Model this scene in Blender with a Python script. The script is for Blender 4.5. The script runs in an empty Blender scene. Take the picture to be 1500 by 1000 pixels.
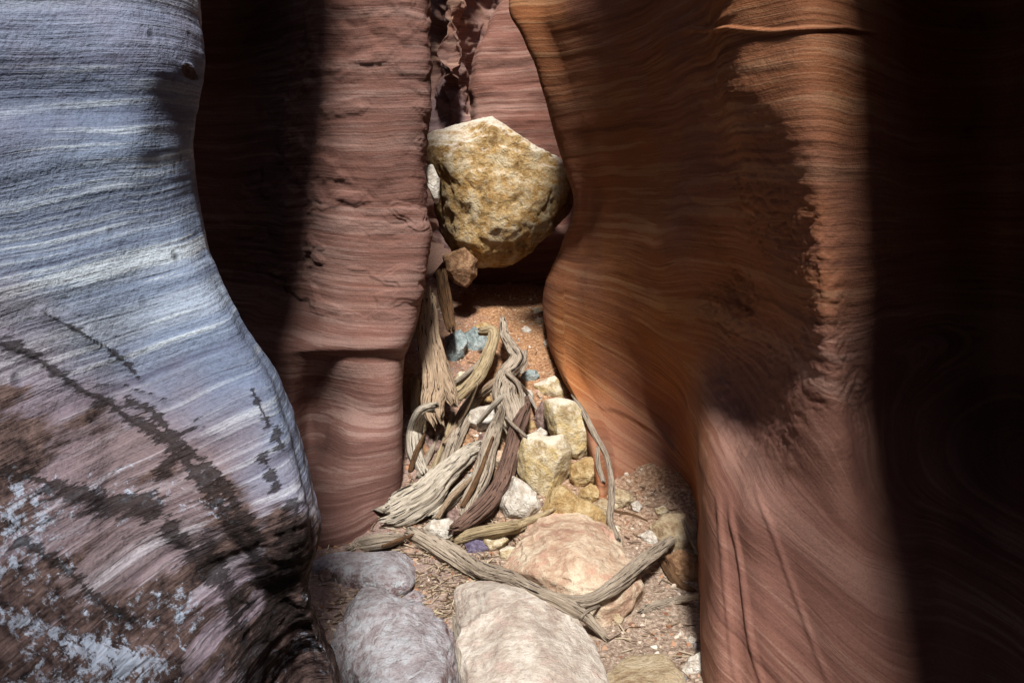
import bpy, bmesh, math, random
import numpy as np
from mathutils import Vector
rng = np.random.RandomState(7); random.seed(7)
sc = bpy.context.scene
COL = sc.collection
R = math.radians

# ------------------------------------------------------------ camera maths
F = 1177.0; CX, CY = 750.0, 500.0; CAMZ = 1.6; PITCH = R(10)
cp, sp = math.cos(PITCH), math.sin(PITCH)
def ray(px, py):
    a = (px-CX)/F; b = (CY-py)/F
    return np.array([a, cp+b*sp, -sp+b*cp])
def P(px, py, Y):
    d = ray(px, py); t = Y/d[1]
    return np.array([d[0]*t, Y, CAMZ+d[2]*t])
def mpp(Y): return Y/cp/F*1.0      # metres per pixel at depth Y

# ------------------------------------------------------------ noise
_perm = rng.permutation(256); _perm = np.concatenate([_perm, _perm, _perm])
_g = rng.normal(size=(256, 3)); _g /= np.linalg.norm(_g, axis=1)[:, None]
def pnoise(p):
    p = np.asarray(p, dtype=np.float64); i = np.floor(p).astype(np.int64); f = p-i; i &= 255
    u = f*f*f*(f*(f*6-15)+10)
    out = np.zeros(len(p))
    for dx in (0, 1):
        wx = u[:, 0] if dx else 1-u[:, 0]
        for dy in (0, 1):
            wy = u[:, 1] if dy else 1-u[:, 1]
            for dz in (0, 1):
                wz = u[:, 2] if dz else 1-u[:, 2]
                h = _perm[_perm[_perm[(i[:, 0]+dx) & 255]+((i[:, 1]+dy) & 255)]+((i[:, 2]+dz) & 255)]
                g = _g[h]
                out += wx*wy*wz*(g[:, 0]*(f[:, 0]-dx)+g[:, 1]*(f[:, 1]-dy)+g[:, 2]*(f[:, 2]-dz))
    return out*1.6
def fbm(p, o=4, l=2.03, g=.5):
    a = 1.; s = 0.; p = np.array(p, dtype=float)
    for _ in range(o):
        s = s+a*pnoise(p); p = p*l+13.7; a *= g
    return s
def ridged(p, o=4):
    a = 1.; s = 0.; p = np.array(p, dtype=float)
    for _ in range(o):
        s = s+a*(1-2*np.abs(pnoise(p))); p = p*2.1+7.3; a *= .5
    return s
def sstep(a, b, x):
    t = np.clip((x-a)/(b-a), 0, 1); return t*t*(3-2*t)

# ------------------------------------------------------------ mesh helpers
def mesh_obj(name, V, Fc, mat, parent=None, smooth=True, attrs=None, label=None, cat=None, group=None, kind=None):
    me = bpy.data.meshes.new(name)
    V = np.asarray(V, dtype=np.float32); Fc = np.asarray(Fc, dtype=np.int32)
    k = Fc.shape[1]
    me.vertices.add(len(V)); me.vertices.foreach_set('co', V.ravel())
    me.loops.add(Fc.size); me.loops.foreach_set('vertex_index', Fc.ravel())
    me.polygons.add(len(Fc)); me.polygons.foreach_set('loop_start', np.arange(0, Fc.size, k, dtype=np.int32))
    me.polygons.foreach_set('loop_total', np.full(len(Fc), k, dtype=np.int32))
    me.polygons.foreach_set('use_smooth', np.full(len(Fc), smooth, dtype=bool))
    me.update(calc_edges=True)
    for an, av in (attrs or {}).items():
        av = np.asarray(av, dtype=np.float32)
        if av.ndim == 1:
            a = me.attributes.new(an, 'FLOAT', 'POINT'); a.data.foreach_set('value', av)
        else:
            a = me.attributes.new(an, 'FLOAT_VECTOR', 'POINT'); a.data.foreach_set('vector', av.ravel())
    me.materials.append(mat)
    o = bpy.data.objects.new(name, me); COL.objects.link(o)
    if parent is not None: o.parent = parent
    tag(o, label, cat, group, kind)
    return o
def tag(o, label=None, cat=None, group=None, kind=None):
    if label: o['label'] = label
    if cat: o['category'] = cat
    if group: o['group'] = group
    if kind: o['kind'] = kind
def grid_faces(nr, nc, flip=False):
    i = np.arange(nr-1)[:, None]*nc+np.arange(nc-1)[None, :]
    i = i.ravel()
    q = np.stack([i, i+1, i+nc+1, i+nc], 1)
    return q[:, ::-1] if flip else q

# ------------------------------------------------------------ shader helper
def srgb(r, g, b):
    f = lambda c: ((c/255+.055)/1.055)**2.4 if c/255 > .04045 else c/255/12.92
    return (f(r), f(g), f(b), 1)
class NT:
    def __init__(s, name):
        s.m = bpy.data.materials.new(name); s.m.use_nodes = True
        s.t = s.m.node_tree; s.b = s.t.nodes['Principled BSDF']
    def n(s, t, **k):
        x = s.t.nodes.new(t)
        for a, v in k.items(): setattr(x, a, v)
        return x
    def l(s, a, b): s.t.links.new(a, b)
    def val(s, node, inp, v):
        if hasattr(v, 'is_output'): s.l(v, node.inputs[inp])
        else: node.inputs[inp].default_value = v
    def pos(s): return s.n('ShaderNodeNewGeometry').outputs['Position']
    def attr(s, name, out='Fac'): return s.n('ShaderNodeAttribute', attribute_name=name).outputs[out]
    def vec(s, v, scale=(1, 1, 1), loc=(0, 0, 0)):
        m = s.n('ShaderNodeMapping'); s.val(m, 'Vector', v); m.inputs['Scale'].default_value = scale; m.inputs['Location'].default_value = loc
        return m.outputs[0]
    def noise(s, v, scale, detail=5, rough=.55, dist=0, out='Fac'):
        m = s.n('ShaderNodeTexNoise'); s.val(m, 'Vector', v); m.inputs['Scale'].default_value = scale
        m.inputs['Detail'].default_value = detail; m.inputs['Roughness'].default_value = rough; m.inputs['Distortion'].default_value = dist
        return m.outputs[out]
    def voro(s, v, scale, feature='F1', out='Distance', rnd=1):
        m = s.n('ShaderNodeTexVoronoi', feature=feature); s.val(m, 'Vector', v); m.inputs['Scale'].default_value = scale
        m.inputs['Randomness'].default_value = rnd
        return m.outputs[out]
    def ramp(s, f, stops, interp='LINEAR'):
        m = s.n('ShaderNodeValToRGB'); s.l(f, m.inputs[0]); e = m.color_ramp.elements; m.color_ramp.interpolation = interp
        while len(e) < len(stops): e.new(.5)
        for k, (p, c) in enumerate(stops):
            e[k].position = p; e[k].color = c if hasattr(c, '__len__') else (c, c, c, 1)
        return m.outputs[0]
    def math(s, op, a, b=0., clamp=False):
        m = s.n('ShaderNodeMath', operation=op, use_clamp=clamp); s.val(m, 0, a); s.val(m, 1, b); return m.outputs[0]
    def mix(s, f, a, b, mode='MIX'):
        m = s.n('ShaderNodeMix', data_type='RGBA', blend_type=mode); s.val(m, 0, f); s.val(m, 6, a); s.val(m, 7, b); return m.outputs[2]
    def xyz(s, x, y, z):
        m = s.n('ShaderNodeCombineXYZ'); s.val(m, 0, x); s.val(m, 1, y); s.val(m, 2, z); return m.outputs[0]
    def sep(s, v):
        m = s.n('ShaderNodeSeparateXYZ'); s.l(v, m.inputs[0]); return m.outputs
    def bump(s, h, strength=.5, dist=.01, prev=None):
        m = s.n('ShaderNodeBump'); s.l(h, m.inputs['Height']); m.inputs['Strength'].default_value = strength; m.inputs['Distance'].default_value = dist
        if prev is not None: s.l(prev, m.inputs['Normal'])
        return m.outputs[0]
    def out(s, col, rough=.85, normal=None, spec=.25):
        s.val(s.b, 'Base Color', col); s.val(s.b, 'Roughness', rough); s.b.inputs['Specular IOR Level'].default_value = spec
        if normal is not None: s.l(normal, s.b.inputs['Normal'])
        return s.m

def sandstone(name, cols, patch=None, patch_amt=.5, bump=.6, band=26., scar_shade=None, crust=None, pits=0., fine=1.0, tone=None, K=.66):
    """cols: dark, mid, light band colours; strat attribute runs across the beds"""
    sc_ = lambda c: (c[0]*K, c[1]*K, c[2]*K, 1)
    cols = [sc_(c) for c in cols]; patch = sc_(patch) if patch else None; scar_shade = [sc_(c) for c in scar_shade] if scar_shade else None
    t = NT(name); p = t.pos(); st = t.attr('strat')
    x, y, z = t.sep(p)[:3]
    wob = t.noise(p, 1.7, 4)
    st2 = t.math('ADD', st, t.math('MULTIPLY', t.math('SUBTRACT', wob, .5), .05))
    bv = t.xyz(t.math('MULTIPLY', st2, band), t.math('MULTIPLY', x, .7), t.math('MULTIPLY', y, .7))
    b1 = t.noise(bv, 1.0, 6, .62)
    bv2 = t.xyz(t.math('MULTIPLY', st2, band*6), t.math('MULTIPLY', x, 2), t.math('MULTIPLY', y, 2))
    b2 = t.noise(bv2, 1.0, 5, .65)
    b3 = t.noise(t.xyz(t.math('MULTIPLY', st2, band*.45), t.math('MULTIPLY', x, .4), t.math('MULTIPLY', y, .4)), 1.0, 3, .5)
    c = t.ramp(b1, [(.30, cols[0]), (.43, cols[1]), (.54, cols[1]), (.57, cols[2]), (.70, cols[2])])
    c = t.mix(t.ramp(b3, [(.40, .4), (.47, 0)]), c, cols[0])
    c = t.mix(t.ramp(b3, [(.55, 0), (.60, .3)]), c, cols[2])
    fade = t.ramp(t.noise(p, 2.3, 3), [(.38, .15), (.60, .75)])
    c = t.mix(t.math('MULTIPLY', t.ramp(b2, [(.52, 0), (.62, 1)]), fade), c, cols[2])
    c = t.mix(t.math('MULTIPLY', t.ramp(b2, [(.36, 1), (.44, 0)]), fade), c, cols[0])
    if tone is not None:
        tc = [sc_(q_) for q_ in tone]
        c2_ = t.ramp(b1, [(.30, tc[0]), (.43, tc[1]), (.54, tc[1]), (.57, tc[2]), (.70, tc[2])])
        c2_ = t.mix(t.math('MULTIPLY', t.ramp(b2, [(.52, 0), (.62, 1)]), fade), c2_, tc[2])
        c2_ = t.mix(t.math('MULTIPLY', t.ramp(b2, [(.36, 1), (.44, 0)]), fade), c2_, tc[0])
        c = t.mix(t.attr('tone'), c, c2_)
    if patch is not None:
        pm = t.ramp(t.noise(p, 1.3, 5, .6), [(.45, 0), (.62, 1)])
        c = t.mix(t.math('MULTIPLY', pm, patch_amt), c, patch)
    g = t.noise(p, 140, 3, .7)
    c = t.mix(t.math('MULTIPLY', t.ramp(g, [(.35, 1), (.5, 0)]), .25), c, (cols[0][0]*.5, cols[0][1]*.5, cols[0][2]*.5, 1))
    med = t.noise(p, 22, 5, .65)
    h = t.math('ADD', t.math('MULTIPLY', b2, .4*fine), t.math('MULTIPLY', b1, .7))
    h = t.math('ADD', h, t.math('MULTIPLY', med, .8))
    h = t.math('ADD', h, t.math('MULTIPLY', g, .2))
    if scar_shade is not None:
        s = t.attr('scar_shade')
        sn = t.noise(t.xyz(t.math('MULTIPLY', st, 55), t.math('MULTIPLY', x, 5), t.math('MULTIPLY', y, 5)), 1, 6, .7)
        sm = t.ramp(t.math('ADD', s, t.math('MULTIPLY', t.math('SUBTRACT', sn, .5), .9)), [(.42, 0), (.58, 1)])
        sc_c = t.ramp(t.noise(p, 30, 6, .7), [(.36, scar_shade[0]), (.6, scar_shade[1])])
        c = t.mix(sm, c, sc_c)
        if crust is not None:
            cm = t.attr('crust')
            cn = t.noise(p, 55, 7, .75, .2)
            cmask = t.ramp(t.math('ADD', cm, t.math('MULTIPLY', t.math('SUBTRACT', cn, .5), 1.7)), [(.52, 0), (.66, 1)])
            c = t.mix(t.math('MULTIPLY', cmask, .7), c, crust)
        ck = t.ramp(t.math('ADD', t.attr('crack'), t.math('MULTIPLY', t.math('SUBTRACT', t.noise(t.xyz(t.math('MULTIPLY', st, 90), t.math('MULTIPLY', x, 16), t.math('MULTIPLY', y, 16)), 1, 6, .75), .5), 2.4)), [(.56, 0), (.72, 1)])
        c = t.mix(t.math('MULTIPLY', ck, .85), c, (.016, .012, .012, 1))
        h = t.math('ADD', h, t.math('MULTIPLY', sm, -.5))
        h = t.math('ADD', h, t.math('MULTIPLY', ck, -.6))
        h = t.math('ADD', h, t.math('MULTIPLY', t.math('MULTIPLY', sn, sm), 1.0))
    if pits > 0:
        v = t.voro(t.vec(p, (1, 1, .6)), 24)
        pm = t.math('MULTIPLY', t.ramp(v, [(.05, 1), (.22, 0)]), t.ramp(t.noise(p, 3.2, 3), [(.5, 0), (.62, 1)]))
        h = t.math('SUBTRACT', h, t.math('MULTIPLY', pm, pits))
        c = t.mix(t.math('MULTIPLY', pm, .6), c, (cols[0][0]*.3, cols[0][1]*.3, cols[0][2]*.3, 1))
    return t.out(c, .88, t.bump(h, bump, .011), .2)

def rockmat(name, base, spots, dark, scale=1., vein=None, top_pale=None, bump=.7, thr=.5, rough=.9):
    bump = bump*1.3
    t = NT(name)
    o = t.n('ShaderNodeTexCoord').outputs['Object']
    n1 = t.noise(o, 7*scale, 7, .65, .3); n2 = t.noise(o, 30*scale, 6, .7); n3 = t.noise(o, 110*scale, 4, .7)
    c = t.ramp(n1, [(.32, dark), (.48, base), (.62, spots)])
    c = t.mix(t.math('MULTIPLY', t.ramp(n2, [(.36, 1), (.5, 0)]), .55), c, dark)
    c = t.mix(t.math('MULTIPLY', t.ramp(n2, [(.52, 0), (.68, 1)]), .6), c, spots)
    if vein is not None:
        vn = t.ramp(t.noise(t.vec(o, (1, 1, 1), (5, 3, 1)), 9*scale, 5, .7, .25), [(thr, 0), (thr+.08, 1)])
        c = t.mix(t.math('MULTIPLY', vn, .8), c, vein)
    if top_pale is not None:  # paler upward faces; on the wedged boulder this paints in light from above
        nz = t.sep(t.n('ShaderNodeNewGeometry').outputs['Normal'])[2]
        dm = t.ramp(t.math('ADD', nz, t.math('MULTIPLY', t.math('SUBTRACT', n2, .5), 1.2)), [(.45, 0), (.95, 1)])
        c = t.mix(t.math('MULTIPLY', dm, .75 if name[:7] != 'frosted' else .45), c, top_pale)
    c = t.mix(t.math('MULTIPLY', t.ramp(n3, [(.3, 1), (.45, 0)]), .35), c, (dark[0]*.4, dark[1]*.4, dark[2]*.4, 1))
    crk = t.ramp(t.voro(t.vec(o, (1, 1, 1), (3, 1, 2)), 7*scale, 'DISTANCE_TO_EDGE'), [(.0, 0), (.03, 1)])
    cm_ = t.ramp(t.noise(o, 4*scale, 3), [(.5, 0), (.6, 1)])
    h = t.math('ADD', t.math('MULTIPLY', n1, 1.2), t.math('ADD', t.math('MULTIPLY', n2, 1.0), t.math('MULTIPLY', n3, .18)))
    h = t.math('SUBTRACT', h, t.math('MULTIPLY', t.math('MULTIPLY', t.math('SUBTRACT', 1, crk), cm_), .12))
    h = t.math('SUBTRACT', h, t.math('MULTIPLY', t.ramp(t.voro(o, 38*scale), [(.0, 1), (.3, 0)]), .18))
    return t.out(c, rough, t.bump(h, bump, .018), .25)

def woodmat(name, light, mid, dark, bump=.8):
    t = NT(name); g = t.attr('grain', 'Vector'); o = t.n('ShaderNodeTexCoord').outputs['Object']
    gx = t.vec(g, (1, 1, 1))
    n1 = t.noise(gx, 5.0, 6, .7, .5); n2 = t.noise(t.vec(g, (1, 1, .55)), 15, 5, .65, .3); n3 = t.noise(o, 9, 4, .6)
    c = t.ramp(n2, [(.22, dark), (.36, mid), (.58, light)])
    c = t.mix(t.math('MULTIPLY', t.ramp(n1, [(.34, 1), (.46, 0)]), .85), c, dark)
    c = t.mix(t.math('MULTIPLY', t.ramp(n3, [(.45, 0), (.65, 1)]), .5), c, mid)
    crk = t.ramp(t.noise(t.vec(g, (1, 1, .3), (3, 7, 2)), 9, 3, .5), [(.36, 0), (.41, 1)])
    c = t.mix(t.math('SUBTRACT', 1, crk), c, (dark[0]*.25, dark[1]*.25, dark[2]*.25, 1))
    h = t.math('ADD', t.math('ADD', t.math('MULTIPLY', n1, 1.), t.math('MULTIPLY', n2, .7)), t.math('MULTIPLY', crk, .5))
    return t.out(c, .85, t.bump(h, bump, .008), .2)

# ------------------------------------------------------------ ground
def Gz(x, y):
    x = np.atleast_1d(np.asarray(x, float)); y = np.atleast_1d(np.asarray(y, float))
    r = .42*(y-3.4)
    up = .06*np.log1p(np.exp(np.clip(r/.06, -40, 40)))
    top = .90
    z = top-.08*np.log1p(np.exp(np.clip((top-up)/.08, -40, 40)))
    z = np.where(y > 5.6, z+.18*(y-5.6), z)
    q = np.stack([x*1.6, y*1.6, np.zeros_like(x)], 1)
    z = z+.030*fbm(q, 3)
    return z
def gY(px, py):
    d = ray(px, py); ts = np.linspace(1.2, 9, 900)
    z = CAMZ+d[2]*ts; g = Gz(d[0]*ts, d[1]*ts)
    k = np.where(z < g)[0]
    return ts[k[0]]*d[1] if len(k) else 6.5

# ------------------------------------------------------------ wall nets
def cr(Pn, n, axis):
    """Catmull-Rom along an axis, n samples"""
    Pn = np.moveaxis(Pn, axis, 0); m = len(Pn)
    t = np.linspace(0, m-1, n); i = np.minimum(t.astype(int), m-2); f = (t-i).reshape((-1,)+(1,)*(Pn.ndim-1))
    p0 = Pn[np.maximum(i-1, 0)]; p1 = Pn[i]; p2 = Pn[i+1]; p3 = Pn[np.minimum(i+2, m-1)]
    o = .5*(2*p1+(p2-p0)*f+(2*p0-5*p1+4*p2-p3)*f*f+(3*p1-p0-3*p2+p3)*f**3)
    return np.moveaxis(o, 0, axis)
def wall(name, net, nr, nc, mat, stratf, dispf, flip=False, extra=None, label=None):
    N = cr(cr(np.array(net, float), nr, 0), nc, 1)
    du = np.gradient(N, axis=1); dv = np.gradient(N, axis=0)
    nn = np.cross(du, dv); nn /= np.linalg.norm(nn, axis=2)[..., None]+1e-9
    if flip: nn = -nn
    V = N.reshape(-1, 3); nn = nn.reshape(-1, 3)
    S = stratf(V)
    V2 = V+nn*dispf(V, S)[:, None]
    at = {'strat': S}
    if extra: at.update(extra(V, S))
    return mesh_obj(name, V2, grid_faces(nr, nc, not flip), mat, attrs=at, kind='structure', label=label)
def pix(V):
    """where a point falls in the photograph; only used to find fixed places on a wall"""
    x, y, z = V[:, 0], V[:, 1], V[:, 2]-CAMZ
    dep = np.maximum(y*cp-z*sp, .05); up = y*sp+z*cp
    return CX+F*x/dep, CY-F*up/dep
def layers(S, V, fr, amp, seed):
    q = np.stack([S*fr, V[:, 0]*.8+seed, V[:, 1]*.8], 1)
    return amp*.55*fbm(q, 4, 2.1, .5)
def plan(z, xy): return [np.array([x, y, z]) for x, y in xy]

# ============================================================ materials
M = {}
M['bulge'] = sandstone('sky_tinted_sandstone', [srgb(92, 100, 130), srgb(144, 162, 194), srgb(216, 232, 250)], srgb(170, 156, 178), .5,  # bluish sky tint and cool highlights are put into this rock colour
                       .8, 15, tone=[srgb(84, 62, 62), srgb(142, 120, 120), srgb(196, 188, 200)], K=.74, scar_shade=(srgb(40, 32, 34), srgb(120, 100, 98)), crust=srgb(180, 196, 222), fine=1.0, pits=.35)
M['mauve'] = sandstone('mauve_sandstone', [srgb(110, 76, 70), srgb(156, 116, 108), srgb(190, 156, 148)], srgb(164, 114, 98), .5, .7, 18, K=.56)
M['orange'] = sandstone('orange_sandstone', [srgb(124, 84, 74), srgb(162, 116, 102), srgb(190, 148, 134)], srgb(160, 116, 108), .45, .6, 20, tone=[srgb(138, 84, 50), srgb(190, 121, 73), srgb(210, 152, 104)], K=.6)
M['pink'] = sandstone('pink_sandstone', [srgb(134, 88, 78), srgb(170, 122, 110), srgb(196, 156, 144)], srgb(140, 92, 76), .5, .7, 12, K=.68)
M['backdark'] = sandstone('brown_sandstone', [srgb(92, 66, 60), srgb(136, 102, 90), srgb(172, 140, 124)], srgb(120, 112, 124), .5, .8, 14, K=1.1)

# ============================================================ left foreground wall (bulge)
def rowA(py, sil, k=1.0, inner=None, zb=None):
    inner = inner or [(-900, .78), (-300, 1.05), (0, 1.22), (120, 1.30), (200, 1.36), (sil-38, 1.43)]
    z = P(0, py, 1.0)[2]
    row = [np.array([-1.35, -6, z]), np.array([-1.25, -2.5, z]), np.array([-1.0, -.6, z])]
    row += [P(px, py, Y*k) for px, Y in inner]
    row += [P(sil-9, py, 1.51*k), P(sil, py, 1.58*k), P(sil-10, py, 1.76*k), P(sil-80, py, 2.5*k), P(sil-260, py, 3.2), P(-420, py, 3.6)]
    return row
netA = []
xyA = lambda dx: [(-1.35, -6), (-1.25, -2.5), (-1.15, -.6), (-1.1+dx, .0), (-1.08+dx, .4), (-1.05+dx, .8), (-1.0+dx, 1.0), (-.98+dx, 1.2), (-.96+dx, 1.45),
                  (-.97+dx, 1.65), (-.98+dx, 1.8), (-1.0+dx, 2.0), (-1.0, 2.45), (-1.0, 3.2), (-3.4, 3.4)]
netA.append(plan(8.0, xyA(-.25))); netA.append(plan(5.5, xyA(-.2))); netA.append(plan(3.9, xyA(-.1)))  # rows above view, shaped to throw shade on the recess behind
netA.append(rowA(-420, 262, 1.08)); netA.append(rowA(-150, 278, 1.05)); netA.append(rowA(0, 284, 1.03))
netA.append(rowA(70, 289, 1.02)); netA.append(rowA(100, 290, 1.02)); netA.append(rowA(150, 281, 1.02)); netA.append(rowA(220, 279)); netA.append(rowA(330, 300))
netA.append(rowA(430, 341, .99)); netA.append(rowA(540, 399, .98)); netA.append(rowA(650, 441, .95)); netA.append(rowA(770, 462, .92))
netA.append(rowA(860, 450, .92, [(-900, .68), (-300, .93), (0, 1.17), (150, 1.28), (300, 1.39), (405, 1.50)]))
netA.append(rowA(930, 473, .95, [(-900, .61), (-300, .87), (0, 1.09), (150, 1.21), (320, 1.35), (436, 1.51)]))
netA.append(rowA(1010, 497, .98, [(-900, .57), (-300, .82), (0, 1.02), (150, 1.13), (330, 1.30), (440, 1.52)]))
netA.append(rowA(1300, 540, 1.05, [(-900, .5), (-300, .72), (0, .90), (150, 1.03), (330, 1.24), (500, 1.55)]))
netA.append([np.array([p[0], p[1], -.4]) for p in netA[-1]])
def stA(V):
    x, y, z = V.T
    return z-.10*(x+1)+.22*(x+.55)*np.clip(1.75-z, 0, 1.2)*-1.6-.10*y+.02*fbm(V*1.3, 3)
CR = [([(0, 500), (60, 528), (110, 562), (160, 590), (205, 622), (250, 652), (285, 690), (330, 745), (362, 800), (392, 850), (430, 905)], 5.5, 1.0),
      ([(60, 462), (110, 488), (150, 508), (205, 545)], 3.0, .9), ([(190, 585), (222, 604), (250, 640), (290, 672), (338, 722), (378, 790)], 4.5, 1.0),
      ([(362, 572), (374, 592), (392, 622)], 3.5, .9), ([(384, 660), (392, 690), (402, 712)], 4.5, .9), ([(405, 632), (412, 648)], 4, .9),
      ([(0, 690), (60, 704), (120, 724), (170, 736), (230, 730)], 5.5, .8), ([(240, 690), (262, 640), (300, 625)], 6, .7),
      ([(430, 740), (425, 790), (410, 850), (396, 905), (388, 960)], 7, .9), ([(300, 800), (330, 850), (350, 920), (362, 1000)], 6, .8),
      ([(30, 800), (90, 830), (140, 880), (200, 920)], 4, .7), ([(120, 560), (180, 560), (236, 580)], 3, .6), ([(250, 770), (300, 830), (360, 880)], 5, .8)]
def crackA(u, v, V):
    w1 = fbm(V*9+2, 3); w2 = fbm(V*9+31, 3); U = u+9*w1; W = v+9*w2; out = np.zeros(len(u)); th = 1+.8*fbm(V*20+9, 3)
    for pl, wd, st in CR:
        d = np.full(len(u), 1e9)
        for (ax, ay), (bx, by) in zip(pl[:-1], pl[1:]):
            ex, ey = bx-ax, by-ay; t_ = np.clip(((U-ax)*ex+(W-ay)*ey)/(ex*ex+ey*ey), 0, 1)
            d = np.minimum(d, np.hypot(U-ax-ex*t_, W-ay-ey*t_))
        out = np.maximum(out, st*(.62*sstep(wd*5.5, 0, d)+.33*sstep(wd*.7*np.clip(th, .2, 2), 0, d)))
    low = sstep(520, 760, v-.15*u)*(.30+.25*fbm(V*5+61, 3))
    return np.clip(out+low, 0, 1)
_eA = {}
def exA(V, S):
    if 'a' in _eA: return _eA['a']
    r_ = exA0(V, S); u, v = pix(V); r_['crack'] = np.where(V[:, 1] > .3, crackA(u, v, V), 0); _eA['a'] = r_
    return r_
def exA0(V, S):
    u, v = pix(V)
    n = fbm(V*5, 4)
    d = v-(560+.42*(u-150))            # below a line falling to the right
    s = sstep(-70, 120, d+70*n)*(.50+.50*fbm(np.stack([S*13, V[:, 0]*4, V[:, 1]*4], 1)+4, 5, 2.1, .6))*sstep(470, 330, u-.15*(v-700))
    s = s+1.*sstep(1.2, .6, np.hypot((u-270)/20, (v-102-.5*(u-268))/18)+.8*n)  # dark brown patch painted in for the shaded notch
    s = s+.8*sstep(880, 960, v+.2*u)*sstep(330, 180, u)
    s = s+.7*sstep(690, 800, v)*sstep(380, 410, u)*(y_ok(V))
    c = sstep(600, 740, v)*(.40+.3*n)+.22*sstep(26, 3, np.abs(v-(905+.3*u+16*n)))*sstep(300, 200, u)+.22*sstep(28, 6, np.abs(v-(430-.28*u)))
    vis = V[:, 1] > .3
    tn = sstep(-90, 130, v-(500+.50*(u-60))+80*n)*.85
    return {'tone': np.where(vis, tn, .2), 'scar_shade': np.clip(np.where(vis, s, 0), 0, 1), 'crust': np.clip(np.where(vis, c, 0), 0, 1)}
def y_ok(V): return (V[:, 1] < 1.7)*1.0
def dA(V, S):
    e = exA(V, S); u, v = pix(V)
    d = layers(S, V, 9, .008, 1)+.020*fbm(V*1.8, 2)+layers(S, V, 40, .0015, 5)
    rough = e['scar_shade']
    d = d-.006*e['crack']-.006*rough+rough*(.0035*ridged(V*np.array([13, 13, 17.]), 4)+layers(S, V, 34, .004, 9))
    return d
wall('canyon_wall', netA, 760, 820, M['bulge'], stA, dA, extra=exA, label='bulging sky tinted sandstone wall in the left foreground')

# ============================================================ left rear wall (fin with dark recess)
def rowB(py, sil, cols, ys=4.0):
    z = P(300, py, 4.3)[2]
    r = [np.array([-3.8, 3.0, z]), P(60, py, 4.3)]
    r += [P(px, py, Y) for px, Y in cols]
    r += [P(sil, py, ys), P(sil-5, py, ys+.25), P(sil-34, py, 5.2), P(sil-80, py, 7.6)]
    return r
up = [(290, 4.75), (370, 4.70), (430, 4.32), (480, 4.05), (540, 3.95), (596, 3.93)]
netB = [plan(8.0, [(-3.8, 3), (-2.3, 3.6), (-1.7, 3.9), (-1.3, 4.0), (-1.1, 4.0), (-.95, 4.0), (-.8, 4.0), (-.7, 4.0), (-.6, 4.05), (-.65, 4.3), (-.8, 5.2), (-1, 7.6)]),
        plan(5.0, [(-3.8, 3), (-2.3, 3.6), (-1.7, 3.7), (-1.3, 3.8), (-1.1, 3.9), (-.9, 3.95), (-.7, 3.95), (-.6, 4.0), (-.5, 4.05), (-.52, 4.3), (-.65, 5.2), (-.9, 7.6)]),
        rowB(-420, 618, [(290, 3.9), (370, 3.9), (430, 3.9), (480, 3.9), (540, 3.92), (590, 3.95)]),
        rowB(-160, 624, [(290, 4.2), (370, 4.2), (430, 4.1), (480, 4.0), (540, 3.95), (594, 3.93)])]
for py, s in ((0, 627), (110, 631), (210, 622), (300, 627), (350, 633), (410, 622)):
    netB.append(rowB(py, s, up[:5]+[(s-32, 3.92)]))
netB.append(rowB(470, 610, [(290, 4.6), (370, 4.5), (430, 4.2), (480, 4.0), (530, 3.92), (582, 3.90)]))
netB.append(rowB(508, 597, [(290, 4.5), (370, 4.3), (425, 4.05), (475, 3.92), (525, 3.86), (573, 3.84)], 3.95))
netB.append(rowB(528, 590, [(290, 4.5), (370, 4.25), (420, 4.04), (470, 4.0), (522, 3.90), (568, 3.88)], 3.97))
netB.append(rowB(600, 589, [(290, 4.4), (370, 4.1), (425, 4.05), (458, 4.17), (512, 3.90), (565, 3.82)], 3.92))
netB.append(rowB(650, 590, [(290, 4.3), (370, 4.0), (430, 3.98), (460, 4.06), (510, 3.76), (565, 3.76)], 3.88))
netB.append(rowB(720, 588, [(290, 4.1), (370, 3.8), (430, 3.74), (460, 3.68), (510, 3.64), (560, 3.70)], 3.82))
netB.append(rowB(815, 580, [(290, 3.7), (370, 3.5), (420, 3.45), (460, 3.42), (510, 3.46), (560, 3.58)], 3.74))
netB.append(rowB(1000, 570, [(290, 3.3), (370, 3.3), (420, 3.3), (460, 3.3), (510, 3.4), (560, 3.5)], 3.7))
def stB(V): return V[:, 2]+.03*V[:, 0]+.03*fbm(V*1.1+3, 3)+.18*np.clip(1.0-V[:, 2], 0, 1)*V[:, 0]*-1
def chips(V, S, m):
    # flakes broken off the face, with sharp curved lips
    q = np.stack([V[:, 0]*3, V[:, 1]*3, V[:, 2]*6], 1); n = fbm(q+40, 3)
    return -.005*m*sstep(.22, .30, n)-.005*m*sstep(.42, .48, n)
def dB(V, S):
    m = sstep(.95, 1.1, V[:, 2])
    return (layers(S, V, 11, .008, 2)+layers(S, V, 46, .003, 3))*(.3+.7*m)+.018*fbm(V*1.9, 3)+m*.005*ridged(V*np.array([5, 5, 9.]), 4)*sstep(-.1, .3, fbm(V*1.5+9, 2))+chips(V, S, m)
wallB = wall('canyon_wall', netB, 640, 420, M['mauve'], stB, dB, label='mauve banded sandstone fin standing behind the bulging wall')

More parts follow.
